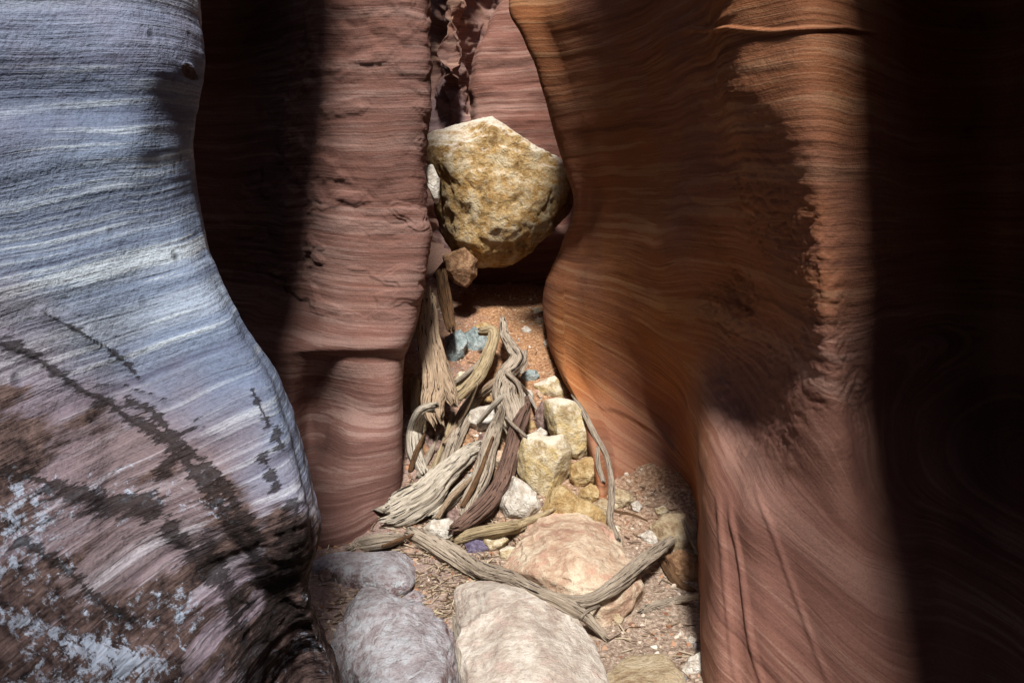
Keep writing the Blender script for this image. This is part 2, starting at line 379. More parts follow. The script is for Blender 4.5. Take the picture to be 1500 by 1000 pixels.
# ============================================================ right wall
def rowC(py, cols, rec=True):
    sil = cols[0][0]
    z = P(1400, py, 1.6)[2]
    if py < 250: c0 = [P(max(870, sil+50), py, 7.9), P(max(sil+34, min(sil+70, 845)), py, 4.8)]
    else: c0 = [P(sil+40, py, 7.9), P(sil+26, py, 6.4)]
    r = c0+[P(px, py, Y) for px, Y in cols]
    r += [np.array([1.15, -.5, z]), np.array([1.35, -2.5, z]), np.array([1.4, -6, z])]
    return r
recs = [(1262, 2.42), (1350, 2.75), (1490, 2.8), (1660, 1.9), (2300, .95)]
netC = [plan(8.0, [(.45, 7.6), (.3, 5.9), (.2, 4.9), (.25, 4.4), (.3, 4.0), (.32, 3.6), (.35, 3.1), (.4, 2.7), (.6, 2.4), (.75, 2.1), (.8, 1.9), (.82, 1.7), (.84, 1.4), (.86, .9), (.9, .3), (1.1, -.5), (1.3, -2.5), (1.3, -6)]),  # plan rows out of view are shaped to shade the hollow and far right
        plan(5.2, [(.4, 7.6), (.55, 5.9), (.50, 4.9), (.48, 4.4), (.46, 4.0), (.45, 3.6), (.46, 3.1), (.5, 2.75), (.56, 2.45), (.66, 2.1), (.76, 1.8), (.84, 1.5), (.92, 1.1), (.96, .8), (.97, .3), (1.0, -.5), (1.3, -2.5), (1.3, -6)]),
        plan(3.9, [(.35, 7.6), (.50, 5.9), (.52, 4.9), (.50, 4.2), (.16, 3.72), (.21, 3.45), (.32, 3.1), (.42, 2.75), (.50, 2.45), (.60, 2.1), (.70, 1.72), (.79, 1.42), (.88, 1.1), (.94, .8), (.95, .3), (.97, -.5), (1.3, -2.5), (1.3, -6)]),
        rowC(-330, [(860, 4.35), (880, 4.2), (905, 3.95), (930, 3.55), (1000, 3.0), (1055, 2.62), (1115, 2.42), (1180, 2.3), (1250, 2.35), (1330, 2.3), (1440, 2.1), (1660, 1.6), (2300, .95)]),
        rowC(-120, [(795, 4.35), (830, 4.2), (880, 3.97), (938, 3.6), (1016, 3.0), (1054, 2.62), (1112, 2.42), (1185, 2.3), (1258, 2.4), (1345, 2.65), (1480, 2.6), (1660, 1.8), (2300, .95)]),
        rowC(0, [(746, 4.35), (800, 4.22), (870, 3.98), (940, 3.65), (1020, 3.05), (1052, 2.62), (1112, 2.42), (1190, 2.3)]+recs),
        rowC(60, [(768, 4.35), (815, 4.22), (882, 3.98), (950, 3.6), (1026, 3.0), (1056, 2.62), (1115, 2.42), (1192, 2.3)]+recs),
        rowC(130, [(791, 4.38), (840, 4.24), (900, 3.98), (968, 3.6), (1036, 3.0), (1062, 2.62), (1120, 2.42), (1195, 2.3)]+recs),
        rowC(230, [(822, 4.5), (868, 4.3), (930, 3.98), (1000, 3.45), (1062, 3.0), (1090, 2.62), (1130, 2.44), (1200, 2.3)]+recs),
        rowC(300, [(838, 4.7), (872, 4.45), (930, 4.02), (1005, 3.4), (1065, 3.05), (1100, 2.64), (1140, 2.45), (1203, 2.3)]+recs),
        rowC(360, [(822, 5.0), (862, 4.55), (925, 4.0), (1006, 3.38), (1075, 3.1), (1118, 2.66), (1155, 2.45), (1206, 2.3)]+recs),
        rowC(420, [(798, 5.1), (852, 4.5), (922, 4.05), (1004, 3.5), (1078, 3.12), (1132, 2.68), (1165, 2.45), (1208, 2.3)]+recs),
        rowC(480, [(800, 5.0), (856, 4.42), (920, 4.10), (998, 3.56), (1060, 3.12), (1130, 2.80), (1172, 2.45), (1212, 2.3)]+recs),
        rowC(540, [(815, 4.7), (850, 4.42), (922, 4.16), (986, 3.80), (1044, 3.26), (1118, 2.92), (1170, 2.46), (1215, 2.3)]+recs),
        rowC(600, [(848, 4.35), (880, 4.2), (934, 4.16), (994, 3.96), (1028, 3.22), (1102, 2.94), (1160, 2.46), (1220, 2.3)]+recs),
        rowC(660, [(866, 4.1), (898, 4.02), (952, 4.03), (1006, 3.86), (1028, 3.02), (1088, 2.80), (1155, 2.42), (1226, 2.28)]+[(1275, 2.36), (1360, 2.7), (1500, 2.75), (1660, 1.9), (2300, .95)]),
        rowC(740, [(878, 3.9), (908, 3.85), (962, 3.86), (1014, 3.72), (1031, 2.75), (1088, 2.5), (1160, 2.36), (1235, 2.25)]+[(1285, 2.32), (1370, 2.6), (1500, 2.65), (1660, 1.9), (2300, .95)]),
        rowC(840, [(885, 3.9), (912, 3.85), (965, 3.8), (1014, 3.6), (1033, 2.62), (1092, 2.42), (1170, 2.3), (1250, 2.2)]+[(1300, 2.25), (1385, 2.5), (1510, 2.5), (1670, 1.8), (2300, .95)]),
        rowC(1000, [(885, 3.9), (912, 3.85), (965, 3.8), (1014, 3.5), (1034, 2.45), (1098, 2.28), (1185, 2.18), (1275, 2.1)]+[(1330, 2.12), (1410, 2.3), (1530, 2.3), (1690, 1.7), (2300, .95)]),
        rowC(1250, [(885, 3.9), (912, 3.85), (965, 3.8), (1014, 3.4), (1036, 2.25), (1105, 2.1), (1200, 2.0), (1310, 1.95)]+[(1370, 1.95), (1450, 2.1), (1570, 2.1), (1720, 1.6), (2300, .95)])]
netC.append([np.array([p[0], p[1], min(-.4, p[2]-.2)]) for p in netC[-1]])
def stC(V):
    x, y, z = V.T
    low = sstep(1.25, .55, z)
    return z+.02*x+.03*fbm(V*1.0+8, 3)+low*(.55*(x-.55)*(x > .3)-.12*(y-3.5))
def dC(V, S):
    u, v = pix(V); vis = V[:, 1] > .5
    d = layers(S, V, 8, .006, 4)+layers(S, V, 34, .0022, 6)+.016*fbm(V*1.7+5, 3)
    # chipped, knobbly belt along the ridge
    rid = sstep(150, 20, np.abs(u-(1010+.27*(v-100))-40))*sstep(80, 380, v)*sstep(780, 620, v)*vis
    d = d+rid*.009*ridged(V*np.array([10, 10, 16.]), 3)*(.6+fbm(V*3, 2))
    belt = sstep(75, 15, np.abs(u-(1075+.12*(v-450))))*sstep(380, 440, v)*sstep(690, 600, v)*vis
    d = d+belt*(.010*ridged(V*np.array([13, 13, 18.]), 3)*(.7+fbm(V*4, 2))+.004*fbm(V*40, 2))
    rid2 = sstep(90, 15, np.abs(u-(1000+.4*v)))*sstep(330, 240, v)*vis
    d = d+rid2*(layers(S, V, 30, .010, 12)+.003*ridged(V*9, 3))
    # dark ledge near the top, long grooves of the lower fins
    d = d-.009*sstep(5, 1, np.abs(v-(40+.02*(u-1000)+6*fbm(V*4, 2))))*sstep(990, 1040, u)*sstep(1300, 1230, u)*vis
    for a, b, c2, dp in ((1046, .10, 700, .007), (1064, .18, 720, .010), (1100, .34, 690, .006)):
        line = a+b*(v-c2)*(1+.0004*(v-c2))+5*fbm(V*3, 2)
        d = d-dp*sstep(7, .5, np.abs(u-line))*sstep(c2, c2+60, v)*vis-dp*.7*sstep(0, 30, u-line)*sstep(90, 30, u-line)*sstep(c2, c2+60, v)*vis
    # curved ledge in the hollow
    arc = 596+.0042*np.clip(u-870, 0, 200)**2+.05*(u-900)
    d = d-.022*sstep(8, 1, np.abs(v-arc))*sstep(870, 900, u)*sstep(1015, 985, u)*vis
    return d
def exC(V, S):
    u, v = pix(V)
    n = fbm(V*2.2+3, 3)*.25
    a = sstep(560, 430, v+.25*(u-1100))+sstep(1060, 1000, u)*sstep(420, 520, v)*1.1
    return {'tone': np.clip(a*(.75+n)+.0, 0, 1)}  # orange paints the hollow's warm bounce; darker mauve paints the fin's half-shade
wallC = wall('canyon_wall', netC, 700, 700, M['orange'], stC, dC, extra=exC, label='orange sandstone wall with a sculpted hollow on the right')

# ============================================================ rear walls, then unseen rock added to block light
def rowsimple(py, cols): return [P(px, py, Y) for px, Y in cols]
sE = {-500: 770, -160: 750, -20: 738, 40: 718, 100: 694, 150: 688, 190: 690, 260: 694, 305: 694, 345: 690, 400: 640, 470: 630, 600: 630}
netE = []
for py, s in sE.items():
    b = 1-.045*float(sstep(280, 330, py))
    netE.append(rowsimple(py, [(s+120, 8.4), (s+30, 7.6), (s+2, 6.7*b), (s, 6.5*b), (s+14, 6.4*b), (s+60, 6.35*b), (840, 6.3*b), (930, 6.3*b), (1100, 6.4*b)]))
def stS(V): return V[:, 2]-.06*V[:, 0]+.03*fbm(V+2, 3)
def dE(V, S):
    return layers(S, V, 8, .02, 21)+layers(S, V, 34, .006, 22)+.03*fbm(V*2, 3)
wall('canyon_wall', netE, 300, 260, M['pink'], stS, dE, label='pale pink fin rising behind the wedged boulder')
netD = []
for py in (-900, -400, -100, 0, 100, 200, 300, 400, 480):
    w = .25*math.sin(py/55.)
    netD.append(rowsimple(py, [(380, 6.5), (520, 6.8), (590, 7.0+w*.3), (630, 7.3+w), (660, 7.1-w), (690, 7.3+w), (730, 7.6), (800, 7.7), (1000, 7.8)]))
wall('canyon_wall', netD, 340, 300, M['backdark'], stS, lambda V, S: .09*fbm(V*2.6, 4)+.05*ridged(V*3.1, 3)+layers(S, V, 22, .012, 31), label='dark brown fluted rock at the back of the slot')
netEndBlock = [[np.array([x, -6+.3*math.sin(x*3+z), z]) for x in np.linspace(-2.2, 2.2, 8)] for z in (8, 5, 3, 1.5, -.4)]
wall('canyon_wall', netEndBlock, 60, 60, M['mauve'], stS, lambda V, S: .15*fbm(V, 3), flip=True)  # closing wall added behind the camera to keep out horizon light

netRoofBlock = [[np.array([x, y, z+.25*math.sin(2*x+y)]) for x in np.linspace(-2.6, 2.2, 8)] for y, z in ((-6.3, 3.2), (-5, 3.5), (-3.6, 3.7), (-2.4, 3.8), (-1.6, 4.0), (-1.35, 4.4), (-1.7, 5.0), (-3, 6.0), (-5, 7.0))]
wall('canyon_wall', netRoofBlock, 90, 90, M['mauve'], stS, lambda V, S: .12*fbm(V*1.3, 3))  # unseen roof added behind the camera to cut ambient light
netFarRoofBlock = [[np.array([x, y, z+.2*math.sin(3*x+y)]) for x in np.linspace(-2.6, 2.2, 8)] for y, z in ((9.5, 2.5), (8.5, 3.6), (7.4, 4.2), (6.8, 4.8), (6.9, 5.8), (7.6, 7.4), (8.2, 9))]
wall('canyon_wall', netFarRoofBlock, 90, 90, M['mauve'], stS, lambda V, S: .12*fbm(V*1.3, 3))  # unseen roof added past the back of the slot, also dims ambient light

# ============================================================ ground sheet
t = NT('sand_and_grit'); p = t.pos(); X, Yy, Z = t.sep(p)[:3]
n1 = t.noise(p, 5, 6, .6); n2 = t.noise(p, 60, 4, .7); n3 = t.noise(p, 240, 3, .7)
pale = t.ramp(n2, [(.32, srgb(104, 86, 76)), (.52, srgb(160, 142, 128)), (.7, srgb(208, 194, 180))])
rust = t.ramp(n2, [(.32, srgb(112, 80, 58)), (.52, srgb(168, 128, 96)), (.7, srgb(212, 178, 146))])
fy = t.ramp(t.math('ADD', t.math('MULTIPLY', t.math('SUBTRACT', Yy, 3.0), .5), t.math('SUBTRACT', n1, .5)), [(.1, 0), (.8, 1)])
c = t.mix(fy, pale, rust)
c = t.mix(t.math('MULTIPLY', t.ramp(t.math('ADD', X, n1), [(.0, 1), (.4, 0)]), .5), c, srgb(150, 130, 132))
c = t.mix(t.math('MULTIPLY', t.ramp(n3, [(.35, 1), (.5, 0)]), .35), c, srgb(86, 62, 50))
h = t.math('ADD', t.math('MULTIPLY', n2, 1.), t.math('MULTIPLY', n3, .35))
M['ground'] = t.out(c, .95, t.bump(h, .8, .012), .1)
gx = np.linspace(-4, 3, 420); gy = np.concatenate([np.linspace(-7, 1.8, 60), np.linspace(1.83, 7, 420), np.linspace(7.1, 9.5, 20)])
GX, GY = np.meshgrid(gx, gy); gz = Gz(GX.ravel(), GY.ravel())
q = np.stack([GX.ravel(), GY.ravel(), gz], 1)
q[:, 2] += .008*fbm(q*9, 4)+.004*ridged(q*22, 2)
mesh_obj('ground', q, grid_faces(len(gy), len(gx)), M['ground'], kind='structure')

# ============================================================ stones
_ico = {}
def ico(s):
    if s not in _ico:
        bm = bmesh.new(); bmesh.ops.create_icosphere(bm, subdivisions=s, radius=1)
        V = np.array([v.co[:] for v in bm.verts]); Fc = np.array([[v.index for v in f.verts] for f in bm.faces]); bm.free()
        _ico[s] = (V, Fc)
    return _ico[s]
def radial(poly, c):
    th = np.linspace(-math.pi, math.pi, 361); Rr = np.zeros(361)
    P0 = np.array(poly, float)-c; P1 = np.roll(P0, -1, 0)
    for k, a in enumerate(th):
        d = np.array([math.cos(a), math.sin(a)]); e = P1-P0
        den = d[0]*e[:, 1]-d[1]*e[:, 0]
        den = np.where(abs(den) < 1e-9, 1e-9, den)
        tt = (P0[:, 0]*e[:, 1]-P0[:, 1]*e[:, 0])/den
        ss = (P0[:, 0]*d[1]-P0[:, 1]*d[0])/den
        ok = (tt > 0) & (ss >= -1e-6) & (ss <= 1+1e-6)
        Rr[k] = tt[ok].max() if ok.any() else 1
    kx = np.hanning(13); kx /= kx.sum()
    Rr = np.convolve(np.concatenate([Rr[-7:-1], Rr, Rr[1:7]]), kx, 'valid')
    return th, Rr
def stone(name, label, poly, mat, thick=.5, Y=None, dY=0, mode='view', h0=None, rough=.06, facets=8, fa=.75, sub=5, box=.86, seed=None, group=None, cat='rock', freq=3.):
    seed = seed if seed is not None else len(COL.objects)
    rs = np.random.RandomState(seed)
    poly = np.array(poly, float); c = (poly.max(0)+poly.min(0))/2
    V, Fc = ico(sub); V = V.copy()
    if mode == 'ground':       # outline lies on a level plane, body domes up
        pts = []
        for a, b in poly:
            d = ray(a, b); tt = (h0-CAMZ)/d[2]; pts.append([d[0]*tt, d[1]*tt])
        poly2 = np.array(pts); c2 = (poly2.max(0)+poly2.min(0))/2
        C = np.array([c2[0], c2[1], h0]); A1 = np.array([1., 0, 0]); A2 = np.array([0, 1., 0]); A3 = np.array([0, 0, 1.])
        th, Rr = radial(poly2, c2)
        if thick == 0: thick = .2
        T = thick
    else:
        Yg = gY(c[0], c[1]); hw = np.ptp(poly[:, 1])*.5*mpp(Yg)
        Y = (Yg-1.25*hw*thick*.8+dY) if (Y is None or Y < 4.08) else Y
        m = np.linalg.norm(P(c[0]+1, c[1], Y)-P(c[0], c[1], Y))
        C = P(c[0], c[1], Y); A1 = np.array([1., 0, 0]); fw = ray(c[0], c[1]); fw /= np.linalg.norm(fw)
        A1 = A1-fw*A1.dot(fw); A1 /= np.linalg.norm(A1); A2 = np.cross(A1, fw); A3 = -fw
        poly2 = np.stack([(poly[:, 0]-c[0])*m, -(poly[:, 1]-c[1])*m], 1)
        th, Rr = radial(poly2, np.zeros(2))
        T = thick*Rr.mean()
    # facets
    f2 = facets*3
    nrm = rs.normal(size=(facets+f2, 3)); nrm[:facets, 2] = abs(nrm[:facets, 2])*1.1+.2; nrm /= np.linalg.norm(nrm, axis=1)[:, None]
    of = np.concatenate([rs.uniform(fa-.06, fa+.12, facets), rs.uniform(.86, .97, f2)])
    s = np.ones(len(V))
    for nn, o in zip(nrm, of):
        dd = V@nn; s = np.minimum(s, np.where(dd > 1e-3, o/np.maximum(dd, 1e-3), 9))
    s = np.minimum(s, 1)
    u, v, w = V.T; ang = np.arctan2(v, u); rho = np.hypot(u, v)
    Ra = np.interp(ang, th, Rr)
    rr = rho**box
    wz = np.sign(w)*np.abs(w)**box
    sx = (1-(1-s)*.8)*1.09
    Q = np.stack([np.cos(ang)*Ra*rr*sx, np.sin(ang)*Ra*rr*sx, wz*T*s], 1)
    size = Ra.mean()
    nz = fbm(V*freq*.6+seed*1.7, 3)*.5+ridged(V*freq+seed, 4)*.35+fbm(V*freq*4+seed, 3)*.22
    Q = Q*(1+rough*1.35*nz[:, None]*(.45+.55*sstep(1., .8, rho)[:, None]))
    Wp = Q@np.stack([A1, A2, A3])
    o = mesh_obj(name, Wp, Fc, M[mat], label=label, cat=cat, group=group)
    o.location = C
    return o

M['chock'] = rockmat('yellow_conglomerate', srgb(190, 158, 106), srgb(210, 196, 166), srgb(116, 88, 54), 1., vein=srgb(178, 132, 68), thr=.57, top_pale=srgb(236, 232, 224), bump=1.0)  # whitish top colour stands in for overhead light on the boulder
M['cream'] = rockmat('cream_limestone', srgb(194, 178, 144), srgb(222, 212, 188), srgb(146, 122, 86), 1.6, vein=srgb(200, 178, 128), top_pale=srgb(232, 226, 214))
M['white'] = rockmat('white_limestone', srgb(206, 200, 190), srgb(232, 230, 224), srgb(158, 144, 130), 1.8)
M['yellow'] = rockmat('ochre_stone', srgb(180, 154, 110), srgb(206, 186, 146), srgb(132, 100, 62), 1.8, vein=srgb(186, 156, 108))
M['pinkb'] = rockmat('pink_boulder_stone', srgb(190, 164, 142), srgb(216, 202, 180), srgb(156, 120, 104), 1.1, vein=srgb(196, 156, 138), thr=.56)
M['pale'] = rockmat('pale_boulder_stone', srgb(188, 178, 168), srgb(214, 208, 200), srgb(154, 136, 128), 1.3, vein=srgb(190, 170, 162), thr=.56, bump=.6)
M['blueb'] = rockmat('frosted_purple_stone', srgb(162, 148, 152), srgb(196, 198, 208), srgb(98, 72, 68), 1.6, vein=srgb(208, 216, 226), thr=.52, top_pale=srgb(184, 184, 194), bump=.9)
M['slate'] = rockmat('blue_grey_stone', srgb(150, 168, 172), srgb(190, 202, 204), srgb(98, 106, 108), 2.)
M['mauves'] = rockmat('mauve_stone', srgb(140, 116, 110), srgb(174, 154, 148), srgb(86, 62, 56), 2.)
M['tan'] = rockmat('tan_stone', srgb(178, 160, 132), srgb(200, 186, 160), srgb(130, 104, 78), 1.6)
M['brown'] = rockmat('brown_stone', srgb(150, 116, 88), srgb(182, 148, 116), srgb(96, 68, 48), 1.8)
M['purple'] = rockmat('purple_pebble_stone', srgb(112, 104, 134), srgb(140, 132, 160), srgb(76, 66, 84), 2.)

stone('boulder', 'big yellowish boulder wedged between the canyon walls above the debris',
      [(690, 192), (722, 187), (762, 200), (800, 232), (822, 246), (835, 268), (830, 302), (808, 333), (780, 362), (745, 378), (700, 384), (668, 366), (650, 336), (643, 300), (646, 262), (628, 240), (624, 222), (632, 209), (655, 201)],
      'chock', .8, Y=5.6, rough=.075, facets=9, fa=.88, sub=6, box=.84, freq=3.6, cat='boulder', seed=11)
stone('stone', 'small white stone pinched between the wedged boulder and the left wall', [(622, 244), (634, 243), (644, 262), (643, 296), (636, 298), (627, 272)], 'white', .5, Y=4.1)
stone('stone', 'brown stone jammed under the wedged boulder', [(650, 376), (680, 365), (698, 382), (698, 403), (682, 419), (664, 412), (651, 396)], 'brown', .8, Y=5.3)
stone('stone', 'blue grey blocky stone behind the tall leaning log', [(652, 494), (674, 485), (685, 500), (681, 525), (664, 538), (655, 522)], 'slate', .8)
stone('stone', 'smaller blue grey stone just right of the blocky one, beside the hooked branch', [(677, 488), (694, 480), (712, 488), (714, 512), (702, 531), (686, 531), (680, 508)], 'slate', .8, dY=.05)
stone('stone', 'squarish ochre stone beside the hooked top of the yellow branch', [(690, 476), (712, 473), (724, 480), (718, 494), (698, 496)], 'yellow', .8, dY=.1)
stone('stone', 'cream stone tucked above the slanting yellow branch', [(662, 566), (672, 546), (694, 545), (700, 560), (684, 582), (664, 588)], 'cream', .8)
stone('stone', 'round white stone lying between the grey logs', [(688, 600), (702, 593), (722, 595), (730, 610), (716, 630), (699, 635), (685, 622)], 'white', .8, sub=5)
stone('stone', 'flat cream stone on top of the rock pile', [(781, 563), (812, 552), (836, 573), (826, 588), (803, 592), (787, 578)], 'cream', .7, dY=.05)
stone('stone', 'tan stone poking out behind the large mottled cream rock', [(826, 578), (845, 575), (852, 590), (846, 604), (828, 602)], 'tan', .8, dY=.12)
stone('stone', 'upright mauve stone left of the large mottled cream rock', [(785, 602), (794, 588), (804, 602), (802, 628), (791, 636), (783, 622)], 'mauves', .9)
stone('rock', 'large mottled cream rock, topmost of the pile by the right wall', [(801, 590), (822, 586), (842, 592), (862, 612), (872, 642), (863, 668), (846, 674), (828, 662), (806, 640), (799, 610)], 'cream', .8, rough=.07)
stone('rock', 'heart shaped cream rock with a pale top in the middle of the pile', [(766, 645), (786, 636), (802, 643), (823, 640), (836, 662), (835, 690), (820, 715), (800, 729), (776, 712), (760, 692), (756, 666)], 'cream', .85, Y=3.9, rough=.05, facets=10, fa=.7)
stone('stone', 'small white stone perched above the heart shaped rock', [(782, 634), (792, 626), (802, 632), (800, 645), (786, 646)], 'white', .8, Y=4.02)
stone('stone', 'ochre rock under the large mottled cream rock', [(838, 682), (858, 670), (876, 672), (881, 692), (870, 706), (846, 716), (832, 704)], 'yellow', .85, Y=3.98)
stone('stone', 'small angular ochre block beside the hanging root', [(850, 717), (866, 708), (884, 714), (888, 726), (866, 737), (849, 728)], 'yellow', .8, Y=3.88)
stone('rock', 'white fractured rock between the purple log and heart shaped rock', [(750, 694), (776, 712), (797, 738), (800, 752), (776, 764), (738, 764), (733, 742)], 'white', .8, Y=3.86, facets=12, fa=.65)
stone('rock', 'tan and ochre rock behind the pink boulder', [(808, 718), (828, 712), (862, 734), (882, 748), (892, 768), (872, 780), (838, 770), (808, 760), (794, 750)], 'yellow', .8, Y=3.75)
stone('stone', 'tan stone right of the hanging root near the wall foot', [(888, 728), (905, 716), (926, 722), (930, 736), (908, 744), (890, 742)], 'tan', .8)
stone('stone', 'low tan stone left of the hanging root', [(868, 738), (884, 728), (897, 736), (896, 752), (880, 756)], 'tan', .8)
stone('boulder', 'rounded pink and cream boulder under the forked log', [(766, 772), (800, 757), (850, 762), (884, 772), (915, 798), (930, 822), (942, 850), (926, 876), (884, 898), (840, 892), (800, 878), (760, 862), (734, 838), (736, 806)],
      'pinkb', .18, mode='ground', h0=.035, rough=.08, sub=6, facets=8, fa=.68, cat='boulder', freq=2.5)
stone('boulder', 'large pale smooth boulder at the bottom of the picture', [(650, 862), (690, 850), (734, 858), (790, 890), (834, 920), (864, 960), (880, 1010), (872, 1070), (800, 1110), (700, 1100), (684, 1020), (664, 950)],
      'pale', .15, mode='ground', h0=.01, rough=.06, sub=6, facets=7, fa=.74, cat='boulder', freq=2.2)
stone('boulder', 'frosted bluish purple boulder with a dark red underside', [(503, 890), (527, 866), (562, 876), (602, 896), (642, 916), (662, 950), (672, 1000), (662, 1070), (600, 1100), (520, 1080), (488, 1000), (498, 930)],
      'blueb', .19, mode='ground', h0=.01, rough=.08, sub=6, facets=8, fa=.62, cat='boulder', freq=2.6)
stone('rock', 'flat purplish slab behind the frosted boulder', [(455, 836), (498, 820), (566, 814), (614, 818), (618, 836), (598, 866), (560, 868), (500, 852)], 'blueb', .09, mode='ground', h0=.02, rough=.04, facets=6)
stone('stone', 'small bright white stone at the end of the purple log', [(620, 774), (636, 759), (656, 760), (668, 770), (666, 784), (650, 794), (630, 788)], 'white', .8, dY=-.02)
stone('stone', 'smooth purple pebble below the yellow horizontal stick', [(682, 797), (700, 790), (717, 792), (719, 804), (702, 811), (686, 808)], 'purple', .7, facets=2)
stone('rock', 'rounded tan rock at the foot of the right wall', [(953, 772), (975, 756), (1005, 754), (1018, 775), (1018, 806), (990, 810), (958, 795)], 'tan', .8, dY=.03)
stone('rock', 'rusty tan rock in the corner of the right wall', [(976, 815), (1000, 806), (1022, 815), (1028, 862), (1004, 862), (984, 842)], 'brown', .6)
stone('stone', 'white stone in front of the rounded tan rock', [(938, 784), (955, 774), (972, 782), (970, 796), (950, 800)], 'white', .7)
stone('stone', 'little white pebble near the foot of the right wall', [(924, 738), (934, 733), (942, 742), (936, 752), (926, 750)], 'white', .8)
stone('stone', 'little pale green pebble beside the right wall foot', [(960, 745), (972, 740), (980, 748), (972, 757), (962, 754)], 'cream', .8)
stone('stone', 'white wedge shaped stone in the bottom right corner', [(997, 984), (1010, 964), (1030, 955), (1034, 980), (1014, 996), (1000, 995)], 'white', .6)
stone('rock', 'half buried grey green rock at the bottom edge', [(885, 1000), (920, 972), (975, 970), (1000, 1000), (990, 1060), (890, 1060)], 'tan', .07, mode='ground', h0=.0, rough=.03, facets=3)
stone('stone', 'small whitish stone beside the crack in the slab', [(590, 876), (606, 864), (624, 872), (622, 888), (600, 892)], 'blueb', .7)
stone('stone', 'round pale pebble on the grit by the right wall', [(1004, 938), (1012, 930), (1020, 936), (1017, 946), (1007, 947)], 'white', .8)
for k, (x, y, r, m, lb) in enumerate([
    (640, 636, 17, 'mauves', 'mauve stone under the dark tip of the leaning log'), (636, 655, 13, 'mauves', 'flat mauve stone beside the curved grey branch'),
    (618, 716, 15, 'mauves', 'dark mauve stone in the gap by the left wall'), (668, 758, 14, 'mauves', 'dark reddish stone under the big pale log'),
    (706, 742, 13, 'brown', 'reddish stone between the two long logs'), (727, 672, 15, 'pinkb', 'pink and white stone behind the purple log'),
    (774, 577, 9, 'white', 'small white stone above the tip of the purple log'), (786, 456, 7, 'cream', 'cream stone on the orange dirt, the farthest back'),
    (790, 470, 7, 'cream', 'cream stone on the orange dirt, the middle one'), (771, 484, 7, 'white', 'white stone on the orange dirt near the gnarled log'),
    (776, 550, 12, 'slate', 'grey green stone right of the gnarled log'), (744, 524, 9, 'pinkb', 'pinkish stone beside the gnarled log'),
    (697, 700, 11, 'slate', 'dark blue stone between the pale logs'), (740, 640, 11, 'tan', 'tan stone in the dark gap behind the purple log'),
    (804, 503, 8, 'white', 'white stone against the foot of the right wall'), (725, 790, 20, 'cream', 'pale stone half under the yellow stick'),
    (745, 812, 13, 'cream', 'cream stone left of the pink boulder'), (570, 790, 14, 'blueb', 'frosted stone beside the weathered stub'),
    (690, 560, 12, 'white', 'white stone behind the slanting branch'), (757, 600, 10, 'mauves', 'mauve stone beside the gnarled log foot'),
    (868, 765, 12, 'white', 'white chip on the back of the pink boulder'), (640, 700, 12, 'mauves', 'mauve stone behind the fork of the pale log'),
    (900, 905, 13, 'tan', 'tan stone by the tip of the forked log'), (790, 890, 14, 'yellow', 'ochre stone under the forked log'),
    (480, 842, 12, 'mauves', 'small mauve stone by the foot of the left wall'), (935, 975, 9, 'tan', 'small tan stone at the bottom edge of the grit')]):
    a = np.linspace(0, 2*math.pi, 8)[:-1]; rs = np.random.RandomState(k+90); rad = r*rs.uniform(.8, 1.15, 7)
    stone('stone', lb, np.stack([x+rad*np.cos(a)*1.15, y+rad*np.sin(a)*.9], 1), m, .8, sub=4, seed=k+300)

for k in range(64):
    if k < 44: x, y = random.uniform(600, 800), random.uniform(560, 765)
    else: x, y = random.uniform(760, 900), random.uniform(700, 790)
    r = random.uniform(5, 13); a = np.linspace(0, 2*math.pi, 8)[:-1]; rs = np.random.RandomState(k+190); rad = r*rs.uniform(.75, 1.2, 7)
    stone('stone', 'small piece of rubble filling a gap in the pile of rocks and driftwood', np.stack([x+rad*np.cos(a)*1.2, y+rad*np.sin(a)*.85], 1),
          random.choice(['mauves', 'tan', 'cream', 'brown', 'yellow', 'white', 'pinkb']), .8, sub=3, seed=k+500, group='rubble filling the debris pile', dY=.02)

# ============================================================ grit: countless chips on the ground
M['grit'] = None
t = NT('grit_chips'); a = t.attr('tint')
c = t.ramp(a, [(0, srgb(120, 84, 66)), (.25, srgb(176, 132, 104)), (.5, srgb(168, 146, 128)), (.75, srgb(184, 168, 152)), (.93, srgb(214, 206, 194)), (1, srgb(110, 112, 120))])
M['grit'] = t.out(c, .9, t.bump(t.noise(t.pos(), 160, 3), .5, .004), .2)
def scatter(n, seed):
    V0, F0 = ico(1); rs = np.random.RandomState(seed); Vs = []; Fs = []; Ts = []
    xs = rs.uniform(-1.3, 1.15, n); ys = 2.1+4.2*rs.uniform(0, 1, n)**1.25
    g = Gz(xs, ys)+.006*fbm(np.stack([xs, ys, Gz(xs, ys)], 1)*9, 4)
    sz = .003+.013*rs.uniform(0, 1, n)**5
    for k in range(n):
        R3 = np.linalg.qr(rs.normal(size=(3, 3)))[0]
        v = (V0*(1+.25*rs.normal(size=(len(V0), 1))))*(np.array([1, rs.uniform(.6, 1), rs.uniform(.35, .8)])*sz[k])
        v = v@R3; v[:, 2] *= .8
        Vs.append(v+np.array([xs[k], ys[k], g[k]+sz[k]*.25])); Fs.append(F0+k*len(V0)); Ts.append(np.full(len(V0), rs.uniform()))
    return mesh_obj('gravel', np.concatenate(Vs), np.concatenate(Fs), M['grit'], smooth=False, attrs={'tint': np.concatenate(Ts)}, kind='stuff',
                    label='pale and rusty stone chips strewn over the sandy canyon floor', cat='gravel')
scatter(20000, 3)

